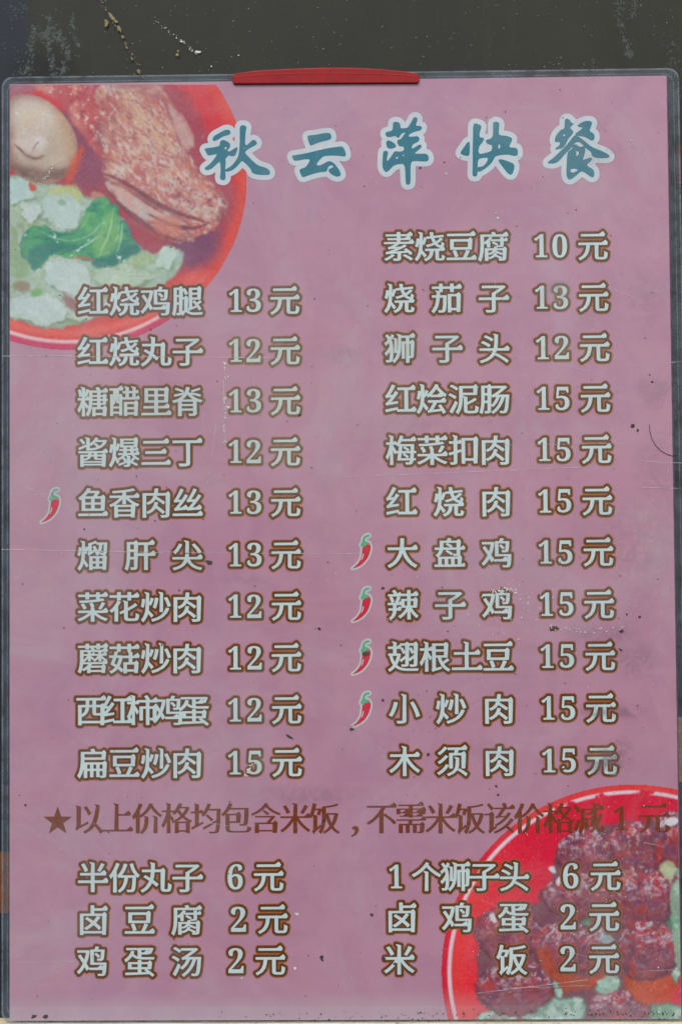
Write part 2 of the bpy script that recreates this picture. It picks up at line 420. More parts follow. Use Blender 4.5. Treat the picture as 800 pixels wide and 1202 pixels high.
# ------------------------------------------------------------------ traced shapes: title brush characters and chilies
def traced(solids, holes, ox, oy, sc, smooth=2):
    conv = lambda P: np.stack(S(ox+chaikin(P, smooth)[:, 0]/sc, oy+chaikin(P, smooth)[:, 1]/sc), 1)
    sp = [conv(p) for p in solids]; hp = [conv(p) for p in holes]; al = np.concatenate(sp)
    lo = al.min(0)-.004; hi = al.max(0)+.004
    gx = np.arange(int(lo[0]/GS), int(hi[0]/GS)+1)*GS; gz = np.arange(int(lo[1]/GS), int(hi[1]/GS)+1)*GS
    F = np.full((len(gz), len(gx)), 1.0)
    for p in sp: F = np.minimum(F, sdf([p], gx, gz))
    Fo = F.copy()
    for h in hp: F = np.maximum(F, -sdf([h], gx, gz))
    return F, Fo, gx, gz
T = [('秋', [[(175,245),(190,215),(235,190),(290,160),(325,165),(334,190),(320,207),(270,218),(225,247),(188,264)],
 [(108,325),(140,318),(190,312),(240,300),(240,265),(262,246),(300,260),(327,280),(330,305),(318,328),(302,334),(315,352),(345,335),(390,305),(392,335),(370,388),(345,390),(312,380),(300,402),(288,405),(292,440),(285,500),(292,575),(280,592),(262,594),(238,582),(248,520),(245,440),(228,440),(190,480),(150,508),(118,508),(108,488),(150,460),(190,415),(213,380),(215,370),(160,380),(138,384),(116,345)],
 [(410,128),(440,122),(470,135),(462,170),(457,220),(455,302),(490,280),(515,250),(538,248),(560,275),(550,292),(510,312),(462,342),(455,362),(480,387),(520,430),(570,470),(640,488),(668,515),(668,547),(620,550),(560,547),(513,532),(503,495),(450,442),(425,427),(405,457),(370,492),(330,517),(288,522),(286,500),(330,480),(375,430),(398,385),(405,340),(410,280),(410,200)]],
 [[(280,312),(300,308),(296,330),(284,330)]]),
 ('云', [[(256,222),(268,210),(330,206),(400,190),(452,188),(464,215),(462,242),(430,254),(350,272),(288,302),(276,285)],
 [(126,382),(160,378),(250,363),(350,338),(450,316),(530,306),(557,303),(577,330),(589,372),(582,394),(540,387),(470,382),(402,387),(387,397),(352,432),(334,466),(370,466),(405,448),(440,428),(477,438),(522,490),(544,535),(542,557),(510,566),(478,552),(443,527),(438,500),(470,488),(482,475),(465,465),(437,475),(430,505),(420,522),(370,524),(300,542),(240,564),(218,570),(203,545),(188,510),(200,496),(243,485),(273,440),(283,415),(240,414),(148,432),(134,410)]], []),
 ('萍', [[(260,110),(270,95),(302,95),(324,110),(324,153),(370,148),(390,143),(420,90),(440,52),(467,58),(472,80),(452,130),(492,128),(510,140),(502,167),(470,174),(412,192),(387,223),(440,220),(472,216),(490,235),(482,264),(440,282),(422,300),(422,328),(455,308),(487,286),(507,295),(502,317),(460,352),(442,368),(520,366),(552,368),(568,400),(562,432),(520,434),(460,430),(414,432),(410,520),(412,620),(395,634),(373,630),(368,600),(366,520),(358,452),(300,457),(262,472),(237,502),(205,529),(183,510),(170,480),(173,400),(176,350),(195,340),(224,350),(212,390),(208,436),(240,400),(275,343),(300,348),(340,348),(356,333),(353,305),(315,307),(296,275),(298,250),(330,243),(350,210),(372,182),(332,197),(317,227),(300,234),(283,214),(235,227),(203,222),(193,190),(210,180),(260,170)],
 [(203,262),(225,250),(270,273),(290,298),(280,317),(240,327),(213,320),(203,290)]],
 [[(284,398),(306,393),(301,410),(288,412)],[(338,386),(360,370),(354,390)]]),
 ('快', [[(187,263),(190,300),(187,382),(160,389),(113,372),(108,355),(140,310),(168,268)],
 [(216,115),(240,106),(287,125),(287,150),(274,180),(270,230),(302,228),(312,245),(292,277),(267,302),(260,374),(330,358),(378,343),(380,292),(345,290),(323,262),(326,250),(385,233),(388,150),(386,105),(400,93),(432,96),(442,115),(437,160),(434,210),(500,213),(547,230),(550,250),(532,290),(522,310),(555,316),(592,316),(600,360),(592,387),(560,387),(520,374),(440,380),(402,392),(392,420),(362,462),(310,502),(270,524),(253,517),(253,480),(300,478),(333,440),(348,402),(300,402),(258,414),(256,480),(254,552),(235,564),(210,557),(213,480),(213,300),(216,200)],
 [(423,418),(460,413),(520,433),(567,453),(570,490),(552,542),(535,550),(508,532),(468,480)]],
 [[(432,285),(449,290),(446,322),(431,326)],[(262,440),(300,420),(320,425),(300,460),(264,480)]]),
 ('餐', [[(270,75),(290,63),(320,82),(320,100),(347,105),(337,125),(312,145),(347,175),(337,202),(302,237),(277,292),(252,322),(190,335),(190,318),(223,300),(233,264),(190,272),(183,250),(198,205),(238,160),(268,155),(270,110)],
 [(376,125),(410,103),(440,88),(492,86),(507,105),(492,140),(480,177),(512,188),(527,215),(522,247),(500,260),(460,232),(410,217),(370,214),(353,200),(400,168),(428,142),(390,142)],
 [(350,208),(375,213),(410,233),(450,268),(500,308),(560,333),(620,358),(654,385),(647,402),(590,407),(530,402),(503,387),(493,350),(450,322),(400,264),(357,274),(342,302),(297,347),(262,382),(232,422),(190,452),(123,452),(128,435),(180,398),(240,338),(298,280)],
 [(293,350),(330,328),(345,290),(370,285),(397,312),(442,298),(447,340),(432,400),(422,423),(460,408),(492,398),(507,412),(482,442),(452,465),(512,498),(524,525),(522,562),(500,572),(468,547),(415,512),(382,542),(342,577),(310,592),(288,572),(283,520),(288,430)]],
 [[(318,500),(358,494),(388,508),(340,530),(322,524)],[(362,348),(386,345),(392,370),(372,388),(366,376),(374,366)],[(255,205),(270,200),(276,212),(262,220)]])]
for k_, (c, so, ho) in enumerate(T):
    F, Fo, gx, gz = traced(so, ho, 225+100*k_, 130, 800/110)
    V, Fc = [], []; contour_mesh(F, gx, gz, 0, -.00008, V, Fc)
    o = link('title_character', mesh_np('title_character', V, Fc), M['teal'], root, 'large teal brush character %s with a white edge' % c)
    V, Fc = [], []; contour_mesh(Fo, gx, gz, 6.0*PX, -.00006, V, Fc)
    link('white_outline', mesh_np('white_outline', V, Fc), M['white'], o)
stem = [(390,345),(372,335),(368,300),(395,268),(402,210),(430,150),(485,122),(540,122),(534,160),(475,168),(442,212),(455,245),(530,268),(548,298),(470,312),(425,350),(400,372)]
body = [(398,375),(430,335),(480,308),(548,300),(562,350),(548,440),(502,560),(422,660),(320,732),(195,768),(260,720),(330,650),(378,560),(393,450)]
hl = [(425,468),(425,520),(392,602),(374,600),(400,530),(404,480)]
for (ox, oy) in ((35, 566), (400, 620), (400, 682), (400, 744), (400, 805)):
    F, Fo, gx, gz = traced([body], [], ox, oy, 16, 2); F2, F2o, hx, hz = traced([stem], [], ox, oy, 16, 2); F3, _, kx, kz = traced([hl], [], ox, oy, 16, 2)
    V, Fc = [], []; contour_mesh(F, gx, gz, 0, -.00006, V, Fc)
    o = link('chili_pepper', mesh_np('chili_pepper', V, Fc), M['red'], root)
    V, Fc = [], []; contour_mesh(F2, hx, hz, 0, -.00008, V, Fc); link('stalk', mesh_np('stalk', V, Fc), M['green'], o)
    V, Fc = [], []; contour_mesh(F3, kx, kz, 0, -.00008, V, Fc); link('highlight', mesh_np('highlight', V, Fc), M['chalo'], o)
    F4, _, jx, jz = traced([body, stem], [], ox, oy, 16, 2)
    V, Fc = [], []; contour_mesh(F4, jx, jz, 2.2*PX, -.00004, V, Fc); link('pale_border', mesh_np('pale_border', V, Fc), M['chalo'], o)

# ------------------------------------------------------------------ the two printed food photographs
def vnoise(X, Y, s, seed, oct_=4, rough=.55):
    r = np.random.RandomState(seed); out = np.zeros(X.shape); amp = 1; tot = 0
    for o_ in range(oct_):
        g = r.rand(64, 64); x = X/s+o_*7.3; y = Y/s+o_*3.1; xi = np.floor(x).astype(int); yi = np.floor(y).astype(int)
        fx = x-xi; fy = y-yi; fx = fx*fx*(3-2*fx); fy = fy*fy*(3-2*fy)
        a = g[yi % 64, xi % 64]; b = g[yi % 64, (xi+1) % 64]; c = g[(yi+1) % 64, xi % 64]; d = g[(yi+1) % 64, (xi+1) % 64]
        out += amp*((a*(1-fx)+b*fx)*(1-fy)+(c*(1-fx)+d*fx)*fy); tot += amp; amp *= rough; s = s/2
    return out/tot
def ss(x, a, b):
    t = np.clip((x-a)/(b-a), 0, 1); return t*t*(3-2*t)
def soften(C, r):
    k_ = np.exp(-.5*(np.arange(-4, 5)/r)**2); k_ /= k_.sum(); P_ = np.pad(C, ((4, 4), (4, 4), (0, 0)), 'edge')
    P_ = sum(w_*P_[i:i+C.shape[0]] for i, w_ in enumerate(k_)); return sum(w_*P_[:, i:i+C.shape[1]] for i, w_ in enumerate(k_))
class Canvas:
    def __init__(s, x0, x1, y0, y1, step=.8):
        s.xs = np.arange(x0, x1+step, step); s.ys = np.arange(y0, y1+step, step)
        s.X, s.Y = np.meshgrid(s.xs, s.ys); s.C = np.zeros(s.X.shape+(3,)); s.lab = np.zeros(s.X.shape, int); s.seed = 10
        s.k = 0
    def ns(s, sc, oct_=4, rough=.6): s.seed += 1; return vnoise(s.X, s.Y, sc, s.seed, oct_, rough)
    def put(s, m, c): s.C += (np.asarray(c, float)-s.C)*np.clip(m, 0, 1)[..., None]
    def dn(s, a, b, deg, oct_=4):
        t = math.radians(deg); s.seed += 1; wx = (s.ns(24, 2)-.5)*10
        u = (s.X*math.cos(t)+s.Y*math.sin(t)+wx)/a; v = (-s.X*math.sin(t)+s.Y*math.cos(t)+wx)/b
        return vnoise(u+50, v+50, 1.0, s.seed, oct_, .65)
    def mask(s, pts, soft=1.5, wob=2.0, wsc=9, sm=2):
        P = chaikin(pts, sm); d = sdf([P], s.xs, s.ys); d = d+(s.ns(wsc)-.5)*2*wob
        return ss(-d, -soft, soft), d
    def shape(s, pts, c, soft=1.5, wob=2, lab=None, dark=None, edge=10, wsc=9):
        m, d = s.mask(pts, soft, wob, wsc)
        base = np.ones(s.X.shape+(1,))*np.asarray(c, float)
        if dark is not None: base = base+(np.asarray(dark, float)-base)*(1-ss(-d, 0, edge))[..., None]
        s.C += (base-s.C)*m[..., None]
        if lab is not None: s.lab[m > .5] = lab
        return m, d
    def specks(s, m, c, sc, thr, w_=.06, seedsc=None):
        n = s.ns(sc, 3, .7)*.6+.4*s.ns(sc*.5, 2, .6); s.put(m*ss(n, thr, thr+w_), c)
def ell(cx, cy, rx, ry, n=24, rot=0):
    a = np.linspace(0, 2*np.pi, n, endpoint=False); x = rx*np.cos(a); y = ry*np.sin(a)
    return np.stack([cx+x*math.cos(rot)-y*math.sin(rot), cy+x*math.sin(rot)+y*math.cos(rot)], 1)
def stroke(pts, w0):
    pts = np.array(pts, float); t = np.gradient(pts, axis=0); n = np.stack([-t[:, 1], t[:, 0]], 1)/np.hypot(*t.T)[:, None]
    ww = w0*np.sin(np.linspace(.25, np.pi-.25, len(pts)))[:, None]
    return np.concatenate([pts+n*ww, (pts-n*ww)[::-1]])
def photo(cv, inside, parts, label, bowl_name='bowl'):
    """cut the canvas grid into one mesh for the bowl and one for each food on it"""
    x, z = S(cv.X, cv.Y); x = np.clip(x, -W/2+1e-4, W/2-1e-4); z = np.clip(z, 1e-4, H-1e-4)
    cols = alb(np.clip(soften(cv.C, .75)+(cv.ns(2.2, 2)-.5)[..., None]*16, 0, 255)); ny, nx = cv.X.shape
    vm = inside; idx = np.arange(ny*nx).reshape(ny, nx)
    fm = vm[:-1, :-1] & vm[1:, :-1] & vm[:-1, 1:] & vm[1:, 1:]
    q = np.stack([idx[1:, :-1], idx[1:, 1:], idx[:-1, 1:], idx[:-1, :-1]], -1)
    lab = cv.lab[:-1, :-1]; bowl = None
    for k_, nm in parts:
        f = q[fm & (lab == k_)]
        if len(f) == 0: continue
        u, inv = np.unique(f, return_inverse=True); inv = inv.reshape(-1, 4)
        V = np.stack([x.ravel()[u], np.full(len(u), -.00002), z.ravel()[u]], 1)
        me = bpy.data.meshes.new(nm); me.vertices.add(len(V)); me.vertices.foreach_set('co', V.ravel())
        me.loops.add(inv.size); me.loops.foreach_set('vertex_index', inv.ravel().astype(np.int32))
        me.polygons.add(len(inv)); me.polygons.foreach_set('loop_start', np.arange(0, inv.size, 4, dtype=np.int32)); me.update(calc_edges=True); me.validate()
        at = me.color_attributes.new('print', 'FLOAT_COLOR', 'POINT')
        at.data.foreach_set('color', np.concatenate([cols.reshape(-1, 3)[u], np.ones((len(u), 1))], 1).astype(np.float32).ravel())
        o = link(nm, me, M['photo'], root if bowl is None else bowl, label if bowl is None else None)
        if bowl is None: bowl = o
    return bowl

# --- upper left: egg, chicken leg, greens and cabbage in a red bowl
c = Canvas(11.6, 293, 99.5, 412)
X, Y = c.X, c.Y
rad = np.sqrt(((X-80)/210)**2+((Y-211)/200)**2)
ang = np.degrees(np.arctan2(Y-211, X-80))      # 0 right, 90 down
c.C[:] = (198, 40, 54)
n = c.ns(60, 3)
c.put(ss(rad, .80, .95)*ss(-ang, 10, 60)*.5, (198, 34, 58))
c.put(ss(rad, .90, .985)*ss(ang, -85, -20)*.9, (208, 68, 52))
c.put(ss(ang, 0, 40)*ss(rad, .78, .9), (208, 72, 66))
c.put(ss(ang, 5, 60)*ss(rad, .86, .9)*ss(rad, .94, .90)*.6, (226, 104, 92))
c.put(ss(ang, 30, 55)*ss(rad, .935, .945)*ss(rad, .972, .955)*.95, (222, 190, 200))
c.put(ss(ang, 35, 60)*ss(rad, .957, .972)*1.0, (190, 52, 96))
c.put((n-.5)*.5, (220, 100, 90))
# broth and shade
m, d = c.shape([(120,95),(215,95),(240,150),(262,190),(280,235),(262,280),(225,315),(180,330),(110,260),(60,250),(50,150)], (158, 62, 78), 8, 5)
m, d = c.mask(ell(228, 285, 30, 30, rot=-.7), 12, 3); c.put(m*.9, (112, 60, 98))
m, d = c.mask(ell(95, 175, 26, 50, rot=-.3), 12, 4); c.put(m*.8, (128, 70, 98))
# red mash behind egg
m, d = c.shape([(8,90),(150,90),(170,140),(130,200),(100,165),(70,115),(40,104),(8,112)], (178, 80, 84), 4, 4, 2)
c.put(m*ss(c.ns(18), .5, .72)*.75, (206, 140, 124)); c.put(m*ss(c.ns(14), .6, .75)*.6, (160, 60, 90))
c.specks(m, (206, 180, 172), 6, .60); c.put(m*ss(c.dn(10, 3, 70), .56, .7)*.6, (196, 134, 122)); c.put(m*ss(c.dn(16, 5, 60), .56, .7)*.5, (140, 54, 74))
m, d = c.mask([(8,95),(40,98),(44,108),(20,112),(8,112)], 3, 2); c.put(m*.8, (150, 100, 120))
# chicken: skin side
chk = [(110,95),(186,95),(196,112),(206,128),(218,150),(230,166),(222,178),(226,195),(242,205),(257,222),(269,240),(263,255),(248,268),(228,282),(206,286),(184,278),(168,264),(150,240),(132,216),(118,198),(122,180),(112,160),(118,130)]
m, d = c.shape(chk, (186, 144, 132), 2.5, 5, 2, dark=(140, 78, 84), edge=14)
st1 = c.dn(16, 5, 55); st2 = c.dn(9, 3.2, 40); st3 = c.dn(5, 2, 60)
c.put(m*ss(c.ns(30), .44, .64)*.85, (178, 92, 88))
c.put(m*ss(c.ns(34), .52, .72)*.8, (188, 172, 162))
m2, _ = c.mask([(140,100),(170,110),(200,150),(212,178),(180,190),(150,160),(136,130)], 10, 6); c.put(m*m2*.75, (200, 164, 136))
c.put(m*ss(st1, .50, .66)*.6, (170, 90, 90)); c.put(m*ss(c.ns(12), .55, .72)*.45, (200, 120, 90))
c.put(m*ss(st2, .54, .68)*.75, (200, 188, 182)); c.put(m*ss(st3, .58, .74)*.55, (214, 204, 200))
c.put(m*ss(c.dn(7, 2.4, 50), .58, .72)*.6, (142, 76, 86))
m2, _ = c.mask([(128,95),(190,95),(205,120),(180,120),(150,104)], 8, 5); c.put(m*m2*.5, (168, 116, 110))
# meat flap along the lower side
m, d = c.shape([(118,208),(150,220),(170,234),(196,248),(226,262),(222,270),(190,264),(168,262),(150,250),(135,234)], (196, 158, 150), 1.5, 2, 2, dark=(150, 84, 84), edge=6)
c.put(m*ss(c.ns(14), .5, .66)*.8, (180, 176, 172))
for st, wd, cc in (([(118,203),(140,210),(165,226),(190,243),(220,254),(246,262)], 2.8, (112, 46, 60)), ([(125,222),(145,245),(168,262),(190,276),(215,284)], 3.2, (122, 52, 66)),
                   ([(188,112),(200,135),(208,158),(214,176)], 2.4, (150, 90, 96)), ([(150,224),(175,240),(200,256)], 1.2, (130, 70, 76)), ([(172,250),(195,262),(225,270),(245,262)], 2.4, (112, 54, 70))):
    m, d = c.mask(stroke(st, wd), 1.3, 1.3, 6); c.put(m*.85, cc)
m, d = c.mask([(196,120),(208,128),(224,150),(230,168),(222,180),(212,168),(204,148)], 2, 3); c.put(m*.7, (190, 158, 154))
m, d = c.mask([(176,254),(205,252),(215,266),(205,280),(184,276)], 3, 3); c.put(m*.6, (194, 112, 92))
m, d = c.mask([(205,195),(250,215),(265,240),(240,255),(210,240),(195,225)], 6, 6); c.put(m*ss(c.ns(6, 4, .8), .52, .66)*.6, (196, 182, 180))
c.specks(m, (140, 76, 88), 7, .62)
m, d = c.shape([(104,222),(124,224),(128,236),(118,243),(106,238)], (184, 122, 120), 2, 2, 2, dark=(140, 60, 66), edge=4)
c.specks(ss(rad, .95, .85)*ss(X, 90, 110)*ss(Y, 215, 195), (150, 110, 150), 5, .70)
# greens below
cab = [(5,205),(40,212),(60,218),(86,222),(100,228),(120,238),(140,250),(160,290),(185,300),(192,288),(205,290),(218,300),(210,320),(185,340),(170,350),(140,352),(100,378),(72,386),(50,386),(30,378),(5,372)]
m, d = c.shape(cab, (156, 182, 170), 2, 4, 4, dark=(146, 160, 136), edge=5)
cabm = m
c.put(m*ss(c.ns(34), .45, .68)*.7, (158, 182, 146)); c.put(m*ss(c.ns(26), .50, .7)*.8, (166, 194, 190))
for pts, cc in (([(8,204),(30,206),(40,234),(14,238),(8,236)], (152, 188, 184)), ([(50,230),(66,212),(92,232),(100,244),(84,266),(58,256),(44,240)], (164, 190, 184)), ([(24,240),(48,232),(60,256),(34,260)], (168, 192, 184)),
                ([(48,306),(84,300),(108,322),(104,350),(84,352),(58,330)], (170, 194, 188)), ([(10,352),(44,338),(72,352),(84,370),(66,380),(30,376),(10,366)], (172, 194, 188)), ([(186,292),(204,290),(207,306),(198,320),(183,316)], (168, 198, 186)),
                ([(100,316),(150,306),(186,322),(170,336),(120,342)], (164, 188, 160)), ([(60,362),(110,350),(170,340),(120,374),(70,384)], (160, 184, 170)), ([(14,262),(30,262),(26,290),(36,320),(14,330),(8,300)], (140, 168, 134)), ([(152,290),(186,300),(176,314),(150,312)], (150, 180, 130))):
    m, d = c.shape(pts, cc, 2.6, 4.5, dark=(138, 164, 136), edge=3, wsc=16, lab=4)
    c.put(m*ss(c.dn(18, 4, 70*len(pts)), .5, .72)*.45, (186, 204, 202)); c.put(m*ss(c.dn(14, 5, 30*len(pts)), .56, .74)*.5, (140, 172, 140))
rid_ = np.abs(c.ns(30, 3)-.5); c.put(cabm*ss(rid_, .05, .0)*.35*ss(c.ns(50,2),.4,.6), (112, 146, 112))
rid_ = np.abs(c.ns(40, 4)-.48); c.put(cabm*ss(rid_, .03, .0)*.35, (192, 208, 202))
c.put(cabm*ss(c.ns(14, 4), .62, .76)*.5, (134, 160, 106)); c.put(cabm*ss(c.ns(9, 4), .66, .78)*.5, (202, 214, 214))
for pts, cc in (([(72,346),(92,350),(90,368),(78,360)], (150, 110, 110)), ([(14,330),(36,330),(34,344),(16,340)], (138, 124, 104)), ([(66,236),(80,234),(76,242)], (60, 128, 86)), ([(36,342),(50,338),(50,348),(38,350)], (110, 168, 104)), ([(15,288),(36,300),(36,326),(16,328)], (130, 166, 124))):
    m, d = c.mask(pts, 2.5, 2); c.put(m*.8, cc)
m, d = c.mask([(50,222),(80,218),(98,230),(92,240),(60,232)], 3, 2); c.put(m*.6, (176, 190, 128))
for pts, cc in (([(8,208),(34,212),(42,232),(14,238)], (170, 200, 198)), ([(36,246),(52,234),(78,224),(98,244),(92,262),(84,270),(62,262),(48,254)], (174, 198, 194)), ([(24,238),(46,242),(50,250),(36,262),(28,254)], (184, 204, 200)),
                ([(50,312),(64,306),(100,310),(106,330),(104,348),(88,350),(70,342),(54,330)], (178, 200, 198)), ([(8,352),(44,346),(66,352),(80,364),(76,376),(50,382),(10,370)], (184, 204, 202)), ([(186,294),(192,288),(204,290),(205,300),(200,316),(184,312)], (182, 208, 200)),
                ([(110,324),(128,316),(160,320),(178,326),(160,336),(122,338)], (170, 194, 176)), ([(78,372),(100,362),(150,350),(130,364),(96,378)], (180, 198, 192))):
    md, dd = c.mask(pts, 1.0, 4.5, 7, 0); sh, _ = c.mask(np.array(pts)+np.array([1.5, 3.0]), 2.0, 5, 8, 0)
    c.put(sh*(1-md)*.6, (108, 134, 108)); c.put(md*.85, cc); c.put(md*ss(c.ns(15), .5, .72)*.4, (198, 214, 212)); c.put(md*ss(c.ns(12), .58, .72)*.35, (150, 180, 148))
m2, _ = c.mask([(60,222),(80,214),(98,222),(94,236),(84,228),(66,228)], 2, 3); c.put(m2*.75, (176, 188, 128))
m2, _ = c.mask([(66,238),(72,233),(79,238),(74,243)], 1.5, 2); c.put(m2*.8, (74, 130, 92))
m2, _ = c.mask([(36,342),(48,338),(52,346),(40,350)], 2, 3); c.put(m2*.7, (108, 170, 100))
m2, _ = c.mask([(72,344),(90,350),(96,366),(84,364)], 3, 3); c.put(m2*.75, (142, 104, 104))
leaf = [(22,286),(30,272),(38,262),(48,268),(56,262),(66,272),(80,272),(90,270),(98,256),(100,246),(108,240),(112,232),(122,230),(130,238),(140,240),(142,256),(152,268),(154,280),(168,294),(150,298),(142,306),(128,310),(112,306),(100,308),(90,300),(76,304),(62,298),(54,304),(50,312),(40,318),(36,308),(28,304)]
m, d = c.shape(leaf, (66, 152, 104), 1.4, 5, 3, dark=(58, 128, 108), edge=6, wsc=12)
c.put(m*ss(c.ns(20, 4), .46, .66)*.8, (96, 172, 104)); c.put(m*ss(c.dn(22, 6, -20), .50, .68)*.8, (36, 118, 108))
m2, _ = c.mask([(106,296),(116,262),(132,244),(142,262),(142,288),(122,304)], 5, 5); c.put(m*m2*.75, (120, 178, 112))
c.put(m*m2*ss(c.dn(26, 3.5, -68), .52, .66)*.8, (74, 150, 96)); c.put(m*m2*ss(c.dn(22, 3, -66), .58, .70)*.7, (166, 200, 160))
m2, _ = c.mask([(108,304),(136,300),(158,288),(168,292),(150,306),(124,316),(108,312)], 2.5, 4); c.put(m2*.85, (34, 112, 104))
m2, _ = c.mask([(34,288),(60,282),(90,288),(110,284),(96,296),(60,298),(44,312),(34,312)], 4, 5); c.put(m*m2*.7, (28, 112, 108))
for st, cc, wd in (([(48,272),(66,280),(84,284),(108,276),(124,256)], (136, 190, 156), 1.1), ([(30,280),(50,278),(70,286)], (44, 116, 96), 1.4), ([(86,296),(104,286),(118,276)], (176, 206, 192), 1.1), ([(60,270),(66,276),(64,282)], (190, 214, 206), 1.0),
                   ([(84,303),(98,302),(112,306)], (176, 104, 66), 2.2), ([(134,244),(130,268),(120,296)], (160, 200, 150), 1.2), ([(144,262),(142,284),(136,300)], (168, 206, 176), 1.2), ([(92,272),(100,262),(106,250)], (120, 178, 110), 1.2), ([(136,300),(142,302),(140,308)], (190, 214, 206), 1.6)):
    m2, _ = c.mask(stroke(st, wd), .9, 1.2, 6); c.put(m2*.85, cc)
for (x, y, q) in ((64,278,1.4),(68,284,1.2),(92,294,1.5),(96,290,1.1),(104,282,1.1),(84,300,1.1),(30,276,1.2),(122,262,1),(140,302,1.6),(146,306,1.3)):
    m2, _ = c.mask(ell(x, y, q*1.6, q*.8, rot=-.5), .8, .5); c.put(m2*.9, (206, 222, 216))
m2, _ = c.mask([(60,232),(92,236),(96,256),(80,270),(58,262)], 4, 4); c.put(m2*.5, (176, 200, 196))
# egg
egg = [(8,114),(25,110),(44,112),(62,122),(78,138),(88,155),(92,175),(88,195),(78,208),(62,216),(44,216),(24,208),(8,196)]
m, d = c.shape(egg, (178, 164, 148), 1.4, .6, 1, dark=(146, 108, 100), edge=16, wsc=30)
m2, _ = c.mask(ell(40, 135, 30, 20, rot=.2), 14, 3); c.put(m*m2*.9, (198, 190, 182))
m2, _ = c.mask([(60,120),(80,140),(90,165),(88,190),(78,180),(74,150)], 6, 3); c.put(m*m2*.7, (180, 148, 112))
m2, _ = c.mask([(8,190),(30,196),(60,200),(84,196),(70,216),(40,220),(10,206)], 8, 3); c.put(m*m2*.85, (112, 84, 76))
m2, _ = c.mask(ell(34, 168, 18, 12), 9, 3); c.put(m*m2*.8, (200, 190, 184)); m2, _ = c.mask(ell(48, 168, 7, 9), 4, 2); c.put(m2*.6, (206, 204, 204)); m2, _ = c.mask([(20,168),(30,180),(40,184),(52,182),(48,190),(28,188)], 3, 2); c.put(m2*.5, (150, 116, 106))
c.put(m*ss(c.ns(24), .5, .72)*.4, (196, 176, 150))
for st, wd in (([(20,172),(28,180),(34,184),(44,187),(52,182)], 1.0), ([(16,168),(22,174),(28,178)], .8), ([(38,178),(42,170),(46,166)], .6)):
    m2, _ = c.mask(stroke(st, wd), .9, .7, 5); c.put(m2*.75, (100, 68, 70))
for (x, y, q) in ((20,133,2.4),(28,156,2),(30,152,1.5),(44,150,1.6),(50,134,1.4)):
    m2, _ = c.mask(ell(x, y, q, q*.7), 1, .5); c.put(m2*.8, (206, 206, 204))
m2, _ = c.mask([(34,214),(40,216),(44,222),(36,226)], 1.5, 1); c.put(m2*.9, (196, 62, 48))
m2, _ = c.mask([(78,200),(96,168),(100,175),(86,216),(76,216)], 3, 2); c.put(m2*.7, (206, 76, 52))
edgew = (c.ns(14)-.5)*.006
photo(c, rad+edgew*0 < 1.0, [(0, 'bowl_picture'), (1, 'egg'), (2, 'chicken_leg'), (3, 'green_leaf'), (4, 'cabbage')], 'printed red bowl with egg, braised chicken leg and greens')

# --- lower right: meatballs
c = Canvas(516, 798.5, 918, 1199)
X, Y = c.X, c.Y
rad = np.sqrt(((X-742)/224.5)**2+((Y-1140)/219.5)**2); ang = np.degrees(np.arctan2(Y-1140, X-742))
c.C[:] = (204, 36, 66)
c.put(ss(X+Y*-.6, 60, -120)*.9, (216, 54, 66)); c.put((c.ns(70, 2)-.4)*.5, (186, 20, 62))
c.put(ss(rad, .80, .94)*ss(X, 620, 540)*.8, (222, 66, 66))
c.put(ss(rad, .963, .970), (206, 44, 66))
br = ss(c.ns(16, 3), .30, .42+.001); brk = np.where(X > 640, br, 1)
c.put(ss(rad, .942, .952)*ss(rad, .972, .964)*brk, (212, 196, 206))
c.put(ss(rad, .966, .972)*ss(X, 560, 640), (214, 62, 66))
# cabbage and sauce bed
m, d = c.shape([(560,1080),(590,1066),(640,1060),(648,1030),(655,990),(700,968),(760,962),(800,960),(800,1200),(565,1200),(560,1140)], (120, 78, 92), 3, 4)
for pts in ([(626,1112),(650,1118),(668,1142),(690,1150),(716,1140),(700,1160),(660,1160),(640,1140)], [(730,1140),(790,1140),(796,1160),(780,1185),(740,1190),(735,1165)], [(606,1185),(640,1160),(690,1150),(650,1172),(630,1190)], [(762,1010),(775,990),(780,1015),(770,1030)], [(632,1045),(646,1052),(644,1066)]):
    m, d = c.mask(pts, 6, 4); c.put(m*.9, (188, 74, 48)); c.put(m*ss(c.ns(12), .5, .7)*.6, (150, 78, 52))
for pts, cc in (([(775,1030),(800,1000),(800,1150),(788,1160),(786,1110),(782,1080)], (134, 170, 150)), ([(700,1150),(725,1146),(730,1160),(712,1172),(698,1166)], (146, 180, 170)), ([(615,1180),(635,1168),(660,1172),(680,1168),(690,1184),(680,1202),(610,1202)], (156, 188, 178)),
                ([(770,1022),(786,1012),(800,1010),(800,1040),(782,1044)], (176, 186, 150)), ([(682,1080),(692,1078),(694,1086),(684,1086)], (70, 140, 104)), ([(704,1094),(724,1104),(720,1112),(706,1108)], (140, 176, 176)), ([(755,1180),(800,1176),(800,1202),(750,1202)], (110, 156, 124)),
                ([(636,1141),(642,1143),(640,1148),(634,1146)], (70, 160, 140)), ([(645,1154),(652,1150),(662,1170),(650,1172)], (130, 178, 168)), ([(780,1070),(790,1082),(788,1096),(780,1090)], (60, 130, 100)), ([(560,1186),(606,1188),(606,1200),(560,1200)], (140, 140, 130))):
    m, d = c.shape(pts, cc, 2, 3, 2, dark=(90, 130, 110), edge=4); c.put(m*ss(c.ns(9), .5, .68)*.9, (182, 206, 198)); c.put(m*ss(c.ns(8), .56, .7)*.6, (84, 136, 104))
balls = [(742,1000,35,35),(686,1003,32,30),(790,985,26,32),(676,1052,42,26),(752,1056,36,42),(596,1095,38,34),(604,1160,44,34),(672,1112,50,30),(760,1116,36,36),(727,1184,38,20),(796,1050,12,26)]
